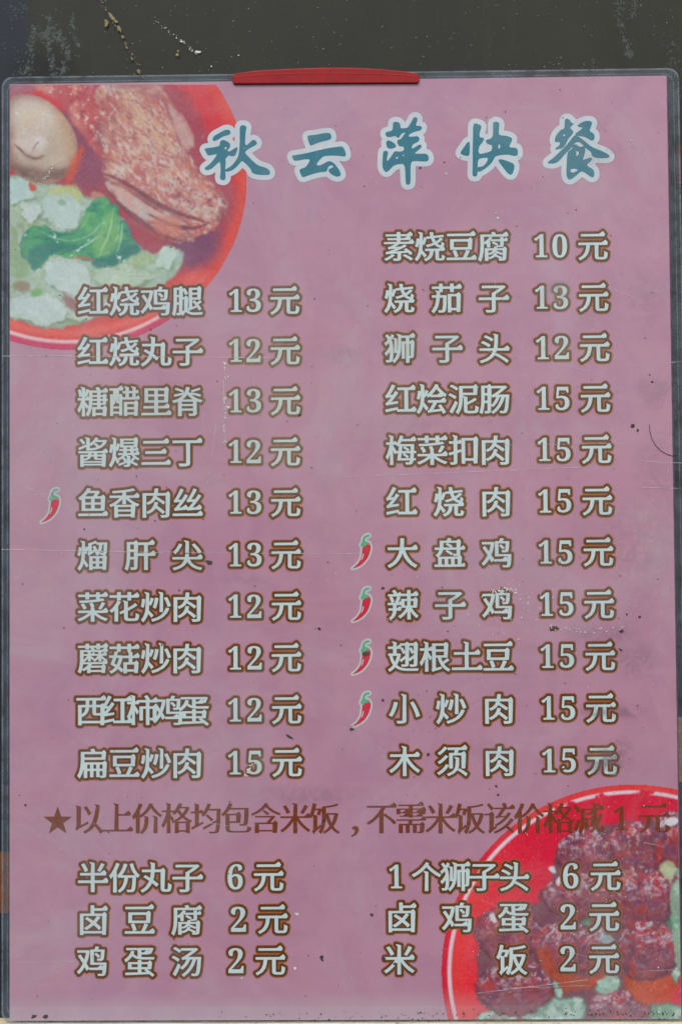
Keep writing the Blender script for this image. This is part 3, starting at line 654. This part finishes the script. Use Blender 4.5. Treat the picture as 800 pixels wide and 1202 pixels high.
for i, (bx, by, rx_, ry_) in enumerate(balls):
    m, d = c.shape(ell(bx, by, rx_, ry_, 14), (134, 74, 90), 3, 6.5, 10+i, dark=(110, 60, 78), edge=8, wsc=13)
    tz = ss(Y, by+ry_*.4, by-ry_*.7)
    c.put(m*ss(c.ns(15), .40, .62)*.85*(.25+.75*tz), (178, 62, 80))
    c.put(m*ss(c.ns(10), .5, .66)*.6, (104, 60, 92)); c.put(m*ss(c.ns(9), .58, .7)*.4, (150, 66, 52))
    cl = ss(c.ns(18, 2), .36, .56)
    c.put(m*tz*cl*ss(c.ns(6.5, 4, .8), .51, .59)*.7, (176, 166, 180)); c.put(m*tz*cl*ss(c.dn(7, 3, 30+40*i), .56, .64)*.8, (198, 202, 210)); c.put(m*ss(c.ns(6, 3, .8), .58, .70)*.55, (100, 52, 74))
    c.put(m*(.25+.75*tz)*ss(c.ns(5.5, 3, .8), .60, .68)*.75, (196, 202, 210)); c.put(m*ss(c.ns(13, 3), .60, .74)*.5, (186, 70, 62))
    c.put(m*ss(Y, by+ry_*.45, by+ry_*.95)*.45, (142, 62, 58)); c.put(ss(np.abs(d), 3.5, .5)*ss(Y, by-ry_*.6, by)*.4, (84, 42, 58))
for pts, cc in (([(706,1146),(722,1142),(728,1156),(712,1168),(700,1162)], (150, 184, 172)), ([(704,1094),(722,1102),(720,1114),(706,1108)], (146, 178, 178)), ([(784,1040),(800,1030),(800,1140),(792,1130),(788,1080)], (136, 174, 150)), ([(772,1014),(790,1008),(792,1030),(778,1034)], (176, 184, 148)),
                ([(628,1112),(642,1116),(654,1136),(648,1148),(636,1136)], (170, 72, 50)), ([(736,1150),(772,1152),(784,1146),(778,1170),(756,1182),(742,1172)], (186, 78, 50)), ([(770,985),(778,990),(776,1012),(768,1012)], (164, 56, 58))):
    m, d = c.mask(pts, 1.6, 3); c.put(m*.85, cc); c.put(m*ss(c.ns(9), .52, .7)*.5, np.array(cc)*.75); c.put(m*ss(c.ns(6), .6, .72)*.6, np.minimum(np.array(cc)*1.2+15, 220))
for pts in ([(778,962),(792,958),(798,966),(780,972)], [(642,1018),(650,1015),(653,1026),(646,1024)], [(654,1030),(659,1028),(656,1042),(651,1036)], [(572,1074),(580,1072),(584,1082),(578,1084)]):
    m, d = c.mask(pts, 1, .8); c.put(m*.95, (204, 208, 216))
c.specks(ss(rad, .97, .9), (214, 170, 180), 4, .80)
photo(c, rad < 1.0, [(0, 'bowl_picture'), (2, 'cabbage')]+[(10+i, 'meatball') for i in range(len(balls))], 'printed red bowl of brown meatballs on pale cabbage')

# ------------------------------------------------------------------ clear film: the sealed margin round the paper
def rrect(x0, x1, z0, z1, r, n=7):
    P = []
    for cx, cz, a0 in ((x1-r, z1-r, 0), (x0+r, z1-r, 90), (x0+r, z0+r, 180), (x1-r, z0+r, 270)):
        for q in range(n): a = R(a0+90*q/(n-1)); P.append((cx+r*math.cos(a), cz+r*math.sin(a)))
    return P
def ring(outer, inner, y0, y1):
    n = len(outer); V = [(x, y0, z) for x, z in outer]+[(x, y0, z) for x, z in inner]+[(x, y1, z) for x, z in outer]+[(x, y1, z) for x, z in inner]
    F = []
    for i in range(n):
        j = (i+1) % n
        F += [(i, j, n+j, n+i), (2*n+j, 2*n+i, 3*n+i, 3*n+j), (j, i, 2*n+i, 2*n+j), (n+i, n+j, 3*n+j, 3*n+i)]
    return V, F
fx0, fx1, fz0, fz1 = -W/2-.0036, W/2+.0056, -.0011, H+.0034
out_ = rrect(fx0, fx1, fz0, fz1, .0048)
inn = rrect(-W/2, W/2, 0, H, .00001)
V, F = ring(out_, inn, .00005, .00045)
M['film'] = sheer('clear_film', lin((116, 130, 146)), .17, .3, 60, .2, 1.7)
M['seal'] = sheer('film_sealed_edge', lin((160, 174, 184)), .20, .3, 120, .1, 1.9)
link('film_margin', mesh_np('film_margin', V, F), M['film'], root)
def shrink(P, d, cx=(fx0+fx1)/2, cz=(fz0+fz1)/2):
    hx, hz = (fx1-fx0)/2, (fz1-fz0)/2
    return [(cx+(x-cx)*(1-d/hx), cz+(z-cz)*(1-d/hz)) for x, z in P]
V, F = ring(out_, shrink(out_, .0007), .00001, .00004)
link('film_edge', mesh_np('film_edge', V, F), M['seal'], root)
# dark strip painting the shadow line along the paper's right edge
M['edge_shade'] = simple('paper_edge_shade', lin((92, 80, 100)), .7, .3)
link('edge_shade_strip', box('edge_shade_strip', W/2+.00005, W/2+.0006, .0000, .00004, .001, H-.001), M['edge_shade'], root)
V, F = ring(shrink(out_, .0024), shrink(out_, .0027), .00001, .00004)
link('seal_line', mesh_np('seal_line', V, F), M['seal'], root)

# ------------------------------------------------------------------ dark window pane behind
k = N('dark_window_glass'); tc = k.n('ShaderNodeTexCoord'); v = tc.outputs['Object']
sep = k.n('ShaderNodeSeparateXYZ'); k.l(v, sep.inputs[0])
base = k.mix(k.ramp(k.noise(v, 14, 5, .65, .5), .3, .7), lin((39, 42, 35)), lin((47, 49, 40)))
base = k.mix(k.ramp(sep.outputs[0], -.138, -.146), base, lin((36, 44, 54)))
mp = k.n('ShaderNodeMapping'); mp.inputs['Scale'].default_value = (30, 1, 3); k.l(v, mp.inputs[0])
base = k.mix(k.ramp(k.noise(mp.outputs[0], 4, 5, .7), .55, .8, 0, .10), base, lin((84, 92, 96)))
x_, z_ = S(35, 75); sp = k.spot(v, float(x_), float(z_), .020, .012)
base = k.mix(k.math('MULTIPLY', sp, .75), base, lin((22, 24, 26)))
gr = k.ramp(k.noise(v, 2200, 3, .85), 0.64, .74, 0, .14); base = k.mix(gr, base, lin((120, 124, 120)))
hz = k.ramp(k.noise(v, 70, 5, .75, 1.2), 0.58, .8, 0, .10); base = k.mix(hz, base, lin((110, 118, 122)))
p = k.n('ShaderNodeBsdfPrincipled'); o_ = k.n('ShaderNodeOutputMaterial'); k.l(base, p.inputs['Base Color'])
p.inputs['Roughness'].default_value = .42; p.inputs['Specular IOR Level'].default_value = .35
b = k.n('ShaderNodeBump'); b.inputs['Strength'].default_value = .15; b.inputs['Distance'].default_value = .0004; k.l(k.noise(v, 500, 4), b.inputs['Height']); k.l(b.outputs[0], p.inputs['Normal'])
k.l(p.outputs[0], o_.inputs[0]); M['pane'] = k.m
PY = .0085
pane = link('window_pane', box('window_pane', -.35, .35, PY, PY+.006, -.05, .62), M['pane'])
pane['kind'] = 'structure'
def strip_thing(name, px0, px1, py0, py1, y0, y1, mat, label, cat, bev=.0004):
    ym = y0
    xa, za = S(px0, py0, ym); xb, zb = S(px1, py1, ym)
    o = link(name, box(name, float(xa), float(xb), y0, y1, float(zb), float(za), bev), mat); tag(o, label, cat); return o
M['ochre'] = simple('ochre_sliver', lin((176, 146, 66)), .5, .4, 300, .2)  # coloured slivers beside the sheet, built as thin plates on the glass
M['dred'] = simple('dark_red_patch', lin((78, 28, 26)), .5, .4, 300, .25)
M['orange'] = simple('orange_brown_patch', lin((120, 70, 40)), .5, .4, 300, .25)
strip_thing('ochre_sliver', 793, 840, 842, 918, PY-.0004, PY, M['ochre'], "narrow ochre sliver on the dark glass at the menu's lower right edge", 'sliver', .0001)
strip_thing('dark_red_patch', 792, 840, 172, 216, PY-.0004, PY, M['dred'], "dark red patch on the dark glass past the menu's upper right edge", 'patch', .0001)
strip_thing('orange_brown_patch', -30, 12, 1000, 1072, PY-.0004, PY, M['orange'], "orange brown patch on the dark glass past the menu's lower left edge", 'patch', .0001)

# ------------------------------------------------------------------ red plastic clip on the top margin
pts_t = [(273, 90), (276, 87), (300, 83.5), (335, 81.5), (375, 80), (415, 80), (450, 82), (475, 84.5), (489, 87), (492, 90)]
prof = pts_t + [(491.5, 96), (490, 98.2), (275, 99.4), (273.2, 97)]
def red_mesh():
    V = []; F = []; n = len(prof)
    cx, cy = 382, 91
    layers = [(.0000, 1.0, 1.0), (-.0006, 1.0, 1.0), (-.0009, .998, .95), (-.0010, .994, .84)]
    for (yy, s_, t_) in layers:
        for (a, b_) in prof:
            x, z = S(cx+(a-cx)*s_, cy+(b_-cy)*t_, 0); V.append((float(x), yy, float(z)))
    for L_ in range(len(layers)-1):
        for i in range(n):
            j = (i+1) % n; F.append((L_*n+i, L_*n+j, (L_+1)*n+j, (L_+1)*n+i))
    F.append(tuple(range((len(layers)-1)*n, len(layers)*n))); F.append(tuple(reversed(range(n))))
    me = mesh_np('red_plastic_clip', V, F)
    return me
M['rplastic'] = simple('red_plastic', lin((160, 26, 34)), .5, .3, 260, .10, .3, .0002, tint=(.88, .8, .8))
rb = link('red_plastic_clip', red_mesh(), M['rplastic']); tag(rb, 'curved red plastic clip gripping the top edge of the menu', 'clip')
rid = bpy.data.meshes.new('ridge')
V = []; F = []
for i, (a, b_) in enumerate([(276, 92.5), (310, 89.5), (350, 88.2), (400, 88), (440, 88.6), (470, 90), (489, 92)]):
    for (dz, yy) in ((-.8, -.00102), (0, -.00107), (.8, -.00102)):
        x, z = S(a, b_+dz, .001); V.append((float(x), yy, float(z)))
    if i:
        q = 3*(i-1); F += [(q, q+1, q+4, q+3), (q+1, q+2, q+5, q+4)]
rid.from_pydata(V, [], F); link('ridge', rid, M['rplastic'], rb)

# ------------------------------------------------------------------ wooden sill the sheet stands on
k = N('worn_ochre_paint'); tc = k.n('ShaderNodeTexCoord'); v = tc.outputs['Object']
mp = k.n('ShaderNodeMapping'); mp.inputs['Scale'].default_value = (1, 8, 8); k.l(v, mp.inputs[0])
base = k.mix(k.ramp(k.noise(mp.outputs[0], 30, 6, .7), .3, .7), lin((196, 178, 120)), lin((226, 216, 186)))
base = k.mix(k.ramp(k.noise(v, 60, 5, .7), .55, .7, 0, .7), base, lin((110, 92, 50)))
p = k.n('ShaderNodeBsdfPrincipled'); o_ = k.n('ShaderNodeOutputMaterial'); k.l(base, p.inputs['Base Color']); p.inputs['Roughness'].default_value = .6
b = k.n('ShaderNodeBump'); b.inputs['Strength'].default_value = .4; b.inputs['Distance'].default_value = .0006; k.l(k.noise(mp.outputs[0], 90, 4), b.inputs['Height']); k.l(b.outputs[0], p.inputs['Normal'])
k.l(p.outputs[0], o_.inputs[0])
sill = link('window_sill', box('window_sill', -.34, .34, -.0015, PY, -.022, -.0012, .0006), k.m); sill['kind'] = 'structure'

# ------------------------------------------------------------------ dirt that stands on the film and the glass
def flecks(name, L, mat, y=-.00014, label=None, parent=None, cat='dirt'):
    """L: (px, py, size px, stretch, angle); each an uneven little polygon with a raised middle"""
    V = []; F = []
    for (a, b_, s_, st, an) in L:
        onsheet = True
        x, z = S(a, b_, y); n = random.randint(5, 8); k0 = len(V)
        V.append((float(x), y-.00004*min(2, s_), float(z)))
        for q in range(n):
            t = 2*math.pi*q/n; r = s_*PX*.5*random.uniform(.6, 1.25); u = r*st*math.cos(t); w_ = r*math.sin(t)
            V.append((float(x)+u*math.cos(an)-w_*math.sin(an), y, float(z)+u*math.sin(an)+w_*math.cos(an)))
        for q in range(n): F.append((k0, k0+1+(q+1) % n, k0+1+q))
    o = link(name, mesh_np(name, V, F), mat); tag(o, label, cat, 'stuff'); return o
U = random.uniform
def along(path, n, jit, s0, s1):
    path = np.array(path, float); seg = np.hypot(*np.diff(path, axis=0).T); cum = np.concatenate([[0], np.cumsum(seg)]); L = []
    for _ in range(n):
        t = U(0, cum[-1]); x = np.interp(t, cum, path[:, 0]); y = np.interp(t, cum, path[:, 1])
        L.append((x+random.gauss(0, jit), y+random.gauss(0, jit), U(s0, s1), U(1, 1.9), U(0, 3.1)))
    return L
M['black'] = simple('dried_black_dirt', (.07, .055, .055), .8, .2)
M['brownd'] = simple('dried_brown_dirt', (.10, .06, .045), .8, .2)
M['whited'] = simple('white_dust_flecks', (.62, .62, .60), .8, .2)
M['drip'] = sheer('dried_drips', lin((108, 122, 124)), .34, .8, 900, .3, 1.5)
M['ochd'] = simple('dried_ochre_spatter', lin((150, 140, 104)), .8, .2)
D = [(521+208-0, 741, 4.2, 1.3, 0), (750, 724, 3, 1.2, .5), (735, 721, 2.6, 1, 0), (245, 660, 5.5, 1.6, -.3), (377, 1123, 5, 1.2, 1.5), (378, 1127, 3.5, 1, 0), (30, 945, 3, 1, 0), (380, 963, 4.5, 1.3, .8),
     (54, 1193, 5, 1.3, .2), (40, 1193, 4, 1.8, .4), (449, 690, 3.5, 1.4, 0), (449, 822, 3.5, 1, 0), (502, 885, 4, 1.2, 1), (413, 856, 4.5, 1.2, 0), (582, 923, 3.5, 1, 0), (584, 933, 3, 1, 0), (375, 738, 3, 1.8, -.6),
     (340, 865, 3.5, 2.8, -.6), (210, 693, 2.5, 1, 0), (190, 757, 2.6, 1, 0), (450, 1125, 5, 1, 0), (463, 1131, 4, 1, 0), (436, 1074, 4.5, 1, 0), (182, 611, 2, 1, 0), (99, 621, 2.2, 1, 0), (521, 190, 2, 1, 0), (493, 197, 2.4, 1.2, .4), (765, 448, 2.6, 1.6, -.5), (762, 440, 2, 1, 0)]
D += [(U(15, 790), U(105, 1190), U(.5, 1.2), U(1, 1.8), U(0, 3)) for _ in range(80)]
D += [(U(400, 790), U(640, 940), U(.6, 1.5), U(1, 1.8), U(0, 3)) for _ in range(55)]
D += [(790-300*U(0, 1)**1.6, 1190+random.gauss(0, 2.2), U(.5, 1.8), U(1, 2.2), U(0, 3)) for _ in range(110)]+[(U(250, 560), 1192+random.gauss(0, 3), U(.5, 1.7), U(1, 2), U(0, 3)) for _ in range(50)]
flecks('black_dirt_specks', D, M['black'], label='scattered black dirt specks over the film of the pink menu')
B = [(429, 767, 6, 1.4, .2), (650, 738, 6, 1.8, 0), (660, 903, 4, 1.2, 0), (352, 487, 4, 1.4, .4), (701, 590, 3, 1.3, .5), (699, 530, 3, 1.2, 0), (579, 540, 4, 1.4, 0), (742, 500, 5, 1, 0), (748, 505, 4, 1, 0), (728, 763, 2, 3.2, -.6)]
B += [(U(15, 790), U(105, 1190), U(.6, 1.7), U(1, 1.8), U(0, 3)) for _ in range(130)]
flecks('brown_dirt_specks', B, M['brownd'], label='scattered brown dirt specks over the film of the pink menu')
Wd = along([(262, 425), (266, 440), (260, 462), (266, 476), (262, 500), (265, 520)], 60, 1.0, .7, 2.0)+[(264, 427, 3, 1.3, 0), (264, 468, 4.5, 1.6, .8), (268, 478, 3.5, 1.2, 0)]
Wd += [(random.gauss(605, 26), random.gauss(712, 22), U(.6, 1.8), U(1, 1.6), U(0, 3)) for _ in range(70)]
Wd += along([(578, 695), (600, 692), (614, 698)], 40, 2.2, .8, 2.0)+along([(640, 735), (660, 737), (690, 742), (740, 735)], 40, 2.0, .7, 1.8)
Wd += along([(45, 222), (55, 205), (70, 190), (66, 196)], 30, 1.6, .8, 1.8)
Wd += along([(300, 893), (292, 902), (288, 912)], 14, 1.2, .8, 2.4)+[(348, 1073, 4, 1.2, 0), (346, 1137, 3.4, 1.2, 0), (284, 1148, 3, 1, 0), (584, 256, 4, 1, 0), (582, 250, 2.4, 1, 0), (523, 204, 2.6, 1, 0), (740, 165, 3, 1, 0)]
Wd += [(U(14, 795), U(100, 1195), U(.4, 1.1), U(1, 1.5), U(0, 3)) for _ in range(330)]
Wd += [(U(560, 790), U(930, 1190), U(.5, 1.3), U(1, 1.5), U(0, 3)) for _ in range(110)]
flecks('white_dust_flecks', Wd, M['whited'], -.00016, label='tiny white dust flecks sprinkled over the film of the menu', cat='dust')
# on the glass above
G = []
for pth, n_, j_, a_, b_ in (([(44, 30), (36, 50), (38, 70), (30, 92)], 110, 2.2, .8, 3), ([(58, 18), (56, 45), (60, 70), (64, 92)], 120, 2.0, .8, 3), ([(62, 32), (74, 48), (80, 65), (72, 88)], 120, 2.8, .8, 3.4),
                            ([(84, 18), (86, 40), (93, 55)], 60, 1.6, .8, 2.6), ([(46, 42), (60, 44), (75, 48)], 60, 4, .8, 3.2), ([(20, 60), (24, 80), (18, 90)], 40, 3, .7, 2.2), ([(725, 0), (727, 25), (737, 62)], 110, 2.2, .7, 2.4), ([(745, 0), (742, 22)], 50, 2.2, .7, 2),
                            ([(695, 68), (697, 90)], 24, 1.4, .7, 2), ([(118, 0), (140, 38), (172, 95)], 40, .9, .7, 2), ([(784, 40), (790, 80), (794, 120)], 90, 6, .7, 2), ([(10, 15), (30, 10)], 30, 5, .8, 2.6), ([(70, 20), (40, 60)], 60, 12, .6, 1.8)):
    G += along(pth, n_, j_, a_, b_)
G += [(739, 65, 9, 1.5, 1.4), (92, 53, 6, 1, 0), (50, 45, 5, 1, 0), (74, 82, 6, 1.2, 1), (80, 62, 5, 1, 0)]
flecks('dried_drip_marks', G, M['drip'], -.0003, label='pale dried drip marks running down the glass above the menu', cat='stain')
Gh = [(U(0, 800), U(0, 94), U(.3, 1.0), 1, 0) for _ in range(200)]+[(180+x, 22+x*.8+random.gauss(0, 1.5), U(.4, 1.3), U(1, 3), -.6) for x in [U(0, 52) for _ in range(40)]]+[(233, 61, 4, 2, -.3), (213, 49, 2.4, 1.6, -.3), (216, 49, 2, 1, 0), (248, 78, 2, 1, 0), (280, 65, 2, 1, 0)]
flecks('pale_dust_flecks', Gh, M['whited'], PY-.0005, label='fine pale dust flecks on the dark glass above the menu', cat='dust')
Gy = [(125, 28, 5, 2.0, 1.5), (124, 24, 3, 1.4, 1.2), (131, 19, 5, 2.2, -.9), (136, 25, 4, 1.8, -.9), (140, 34, 5, 1.8, -1.0), (133, 22, 4, 1.4, -.8), (208, 64, 4, 1, 1), (209, 60, 2.5, 1, 0), (155, 69, 3, 2, -1.1), (163, 84, 3.5, 2.2, -1.1), (149, 56, 2.4, 2, -1.1), (144, 43, 3, 1.8, -1.1)]
Gy += along([(118, 0), (130, 18), (140, 36), (170, 93)], 26, .8, .8, 1.8)
flecks('ochre_spatter', Gy, M['ochd'], PY-.0009, label='streak of dried ochre spatter on the dark glass, upper left', cat='stain')
# scratches and creases: thin raised ribs in the film
def ribs(name, L, mat, label, y=-.00012):
    V = []; F = []
    for (pts, wd) in L:
        pts = np.array(pts, float); d = np.gradient(pts, axis=0); n = np.stack([-d[:, 1], d[:, 0]], 1)/np.hypot(*d.T)[:, None]
        for i, (q, nn) in enumerate(zip(pts, n)):
            ww = wd*U(.5, 1.2)*.5
            for s_, yy in ((-1, y), (0, y-.00002), (1, y)):
                x, z = S(q[0]+nn[0]*ww*s_, q[1]+nn[1]*ww*s_, y); V.append((float(x), yy, float(z)))
            if i: k0 = len(V)-6; F += [(k0, k0+1, k0+4, k0+3), (k0+1, k0+2, k0+5, k0+4)]
    o = link(name, mesh_np(name, V, F), mat); tag(o, label, 'scratch', 'stuff'); return o
def wig(x0, y0, x1, y1, n=30, j=.35):
    t = np.linspace(0, 1, n); return np.stack([x0+(x1-x0)*t+np.cumsum(rng.normal(0, j*.3, n)), y0+(y1-y0)*t+np.cumsum(rng.normal(0, j*.3, n))], 1)
M['crease'] = sheer('film_crease', lin((214, 210, 216)), .55, .4, 120, 0, 1.6)
C = [(wig(3, 418, 330, 420), 1.0), (wig(2, 645, 190, 648), 1.1), (wig(190, 648, 420, 650), .6), (wig(400, 560, 690, 548, 40), .7), (wig(590, 522, 740, 520), .6), (wig(20, 1130, 120, 1129), .6), (wig(263, 425, 265, 530, 24, .6), 1.0), (wig(254, 495, 243, 572), .8), (wig(238, 430, 241, 560), .5), (wig(750, 541, 799, 543), .7), (wig(750, 572, 799, 573), .7), (wig(740, 430, 800, 424), .5),
     (wig(560, 410, 700, 437), .5), (wig(40, 580, 75, 590, 12, 1.5), .8), (wig(45, 586, 70, 575, 12, 1.5), .6), (wig(28, 570, 60, 583, 12, 1.5), .6), (wig(560, 1166, 690, 1150, 30), .9), (wig(590, 1160, 690, 1156, 30), .7), (wig(748, 1140, 796, 1138, 12), .8)]
for _ in range(36):
    x, y = U(20, 760), U(120, 1150); a = U(0, 6.3); L_ = U(8, 46); C.append((wig(x, y, x+L_*math.cos(a), y+L_*math.sin(a)*.7, 10, .8), U(.3, .6)))
ribs('film_scratches', C, M['crease'], 'thin pale scratches and creases in the film over the menu')
M['rust'] = simple('rusty_scratch', lin((150, 110, 84)), .6, .3)
C = [(wig(738, 1164, 744, 1146, 10, .4), 1.0)]
x = 655
while x < 692: C.append((wig(x, 1156+U(-1, 1), x+U(1, 4), 1148+U(-1, 2), 5, .6), .7)); x += U(1.5, 4)
C.append((wig(580, 1168, 655, 1160, 20), .6)); C.append((wig(652, 1160, 690, 1153, 12), .7))
ribs('rusty_scratches', C, M['rust'], 'rust coloured scribbled scratches over the printed meatballs')
# a hair
V = []; F = []
hp = np.array([(761.5, 498), (762, 506), (764.5, 515), (769, 523), (775, 529), (782, 533), (788, 535), (794, 534)]); n = 6
for i, (a, b_) in enumerate(hp):
    x, z = S(a, b_, -.0002); tg = hp[min(i+1, 7)]-hp[max(i-1, 0)]; tg = tg/np.hypot(*tg); r = .00011
    for q in range(n):
        t = 2*math.pi*q/n; V.append((float(x)-tg[1]*r*math.cos(t), -.00024+r*math.sin(t)*.8, float(z)-tg[0]*r*math.cos(t)))
    if i:
        for q in range(n): F.append(((i-1)*n+q, (i-1)*n+(q+1) % n, i*n+(q+1) % n, i*n+q))
hair = link('hair', mesh_np('hair', V, F), simple('dark_hair', (.03, .015, .02), .5, .4)); tag(hair, "single dark curved hair stuck near the menu's right edge", 'hair')
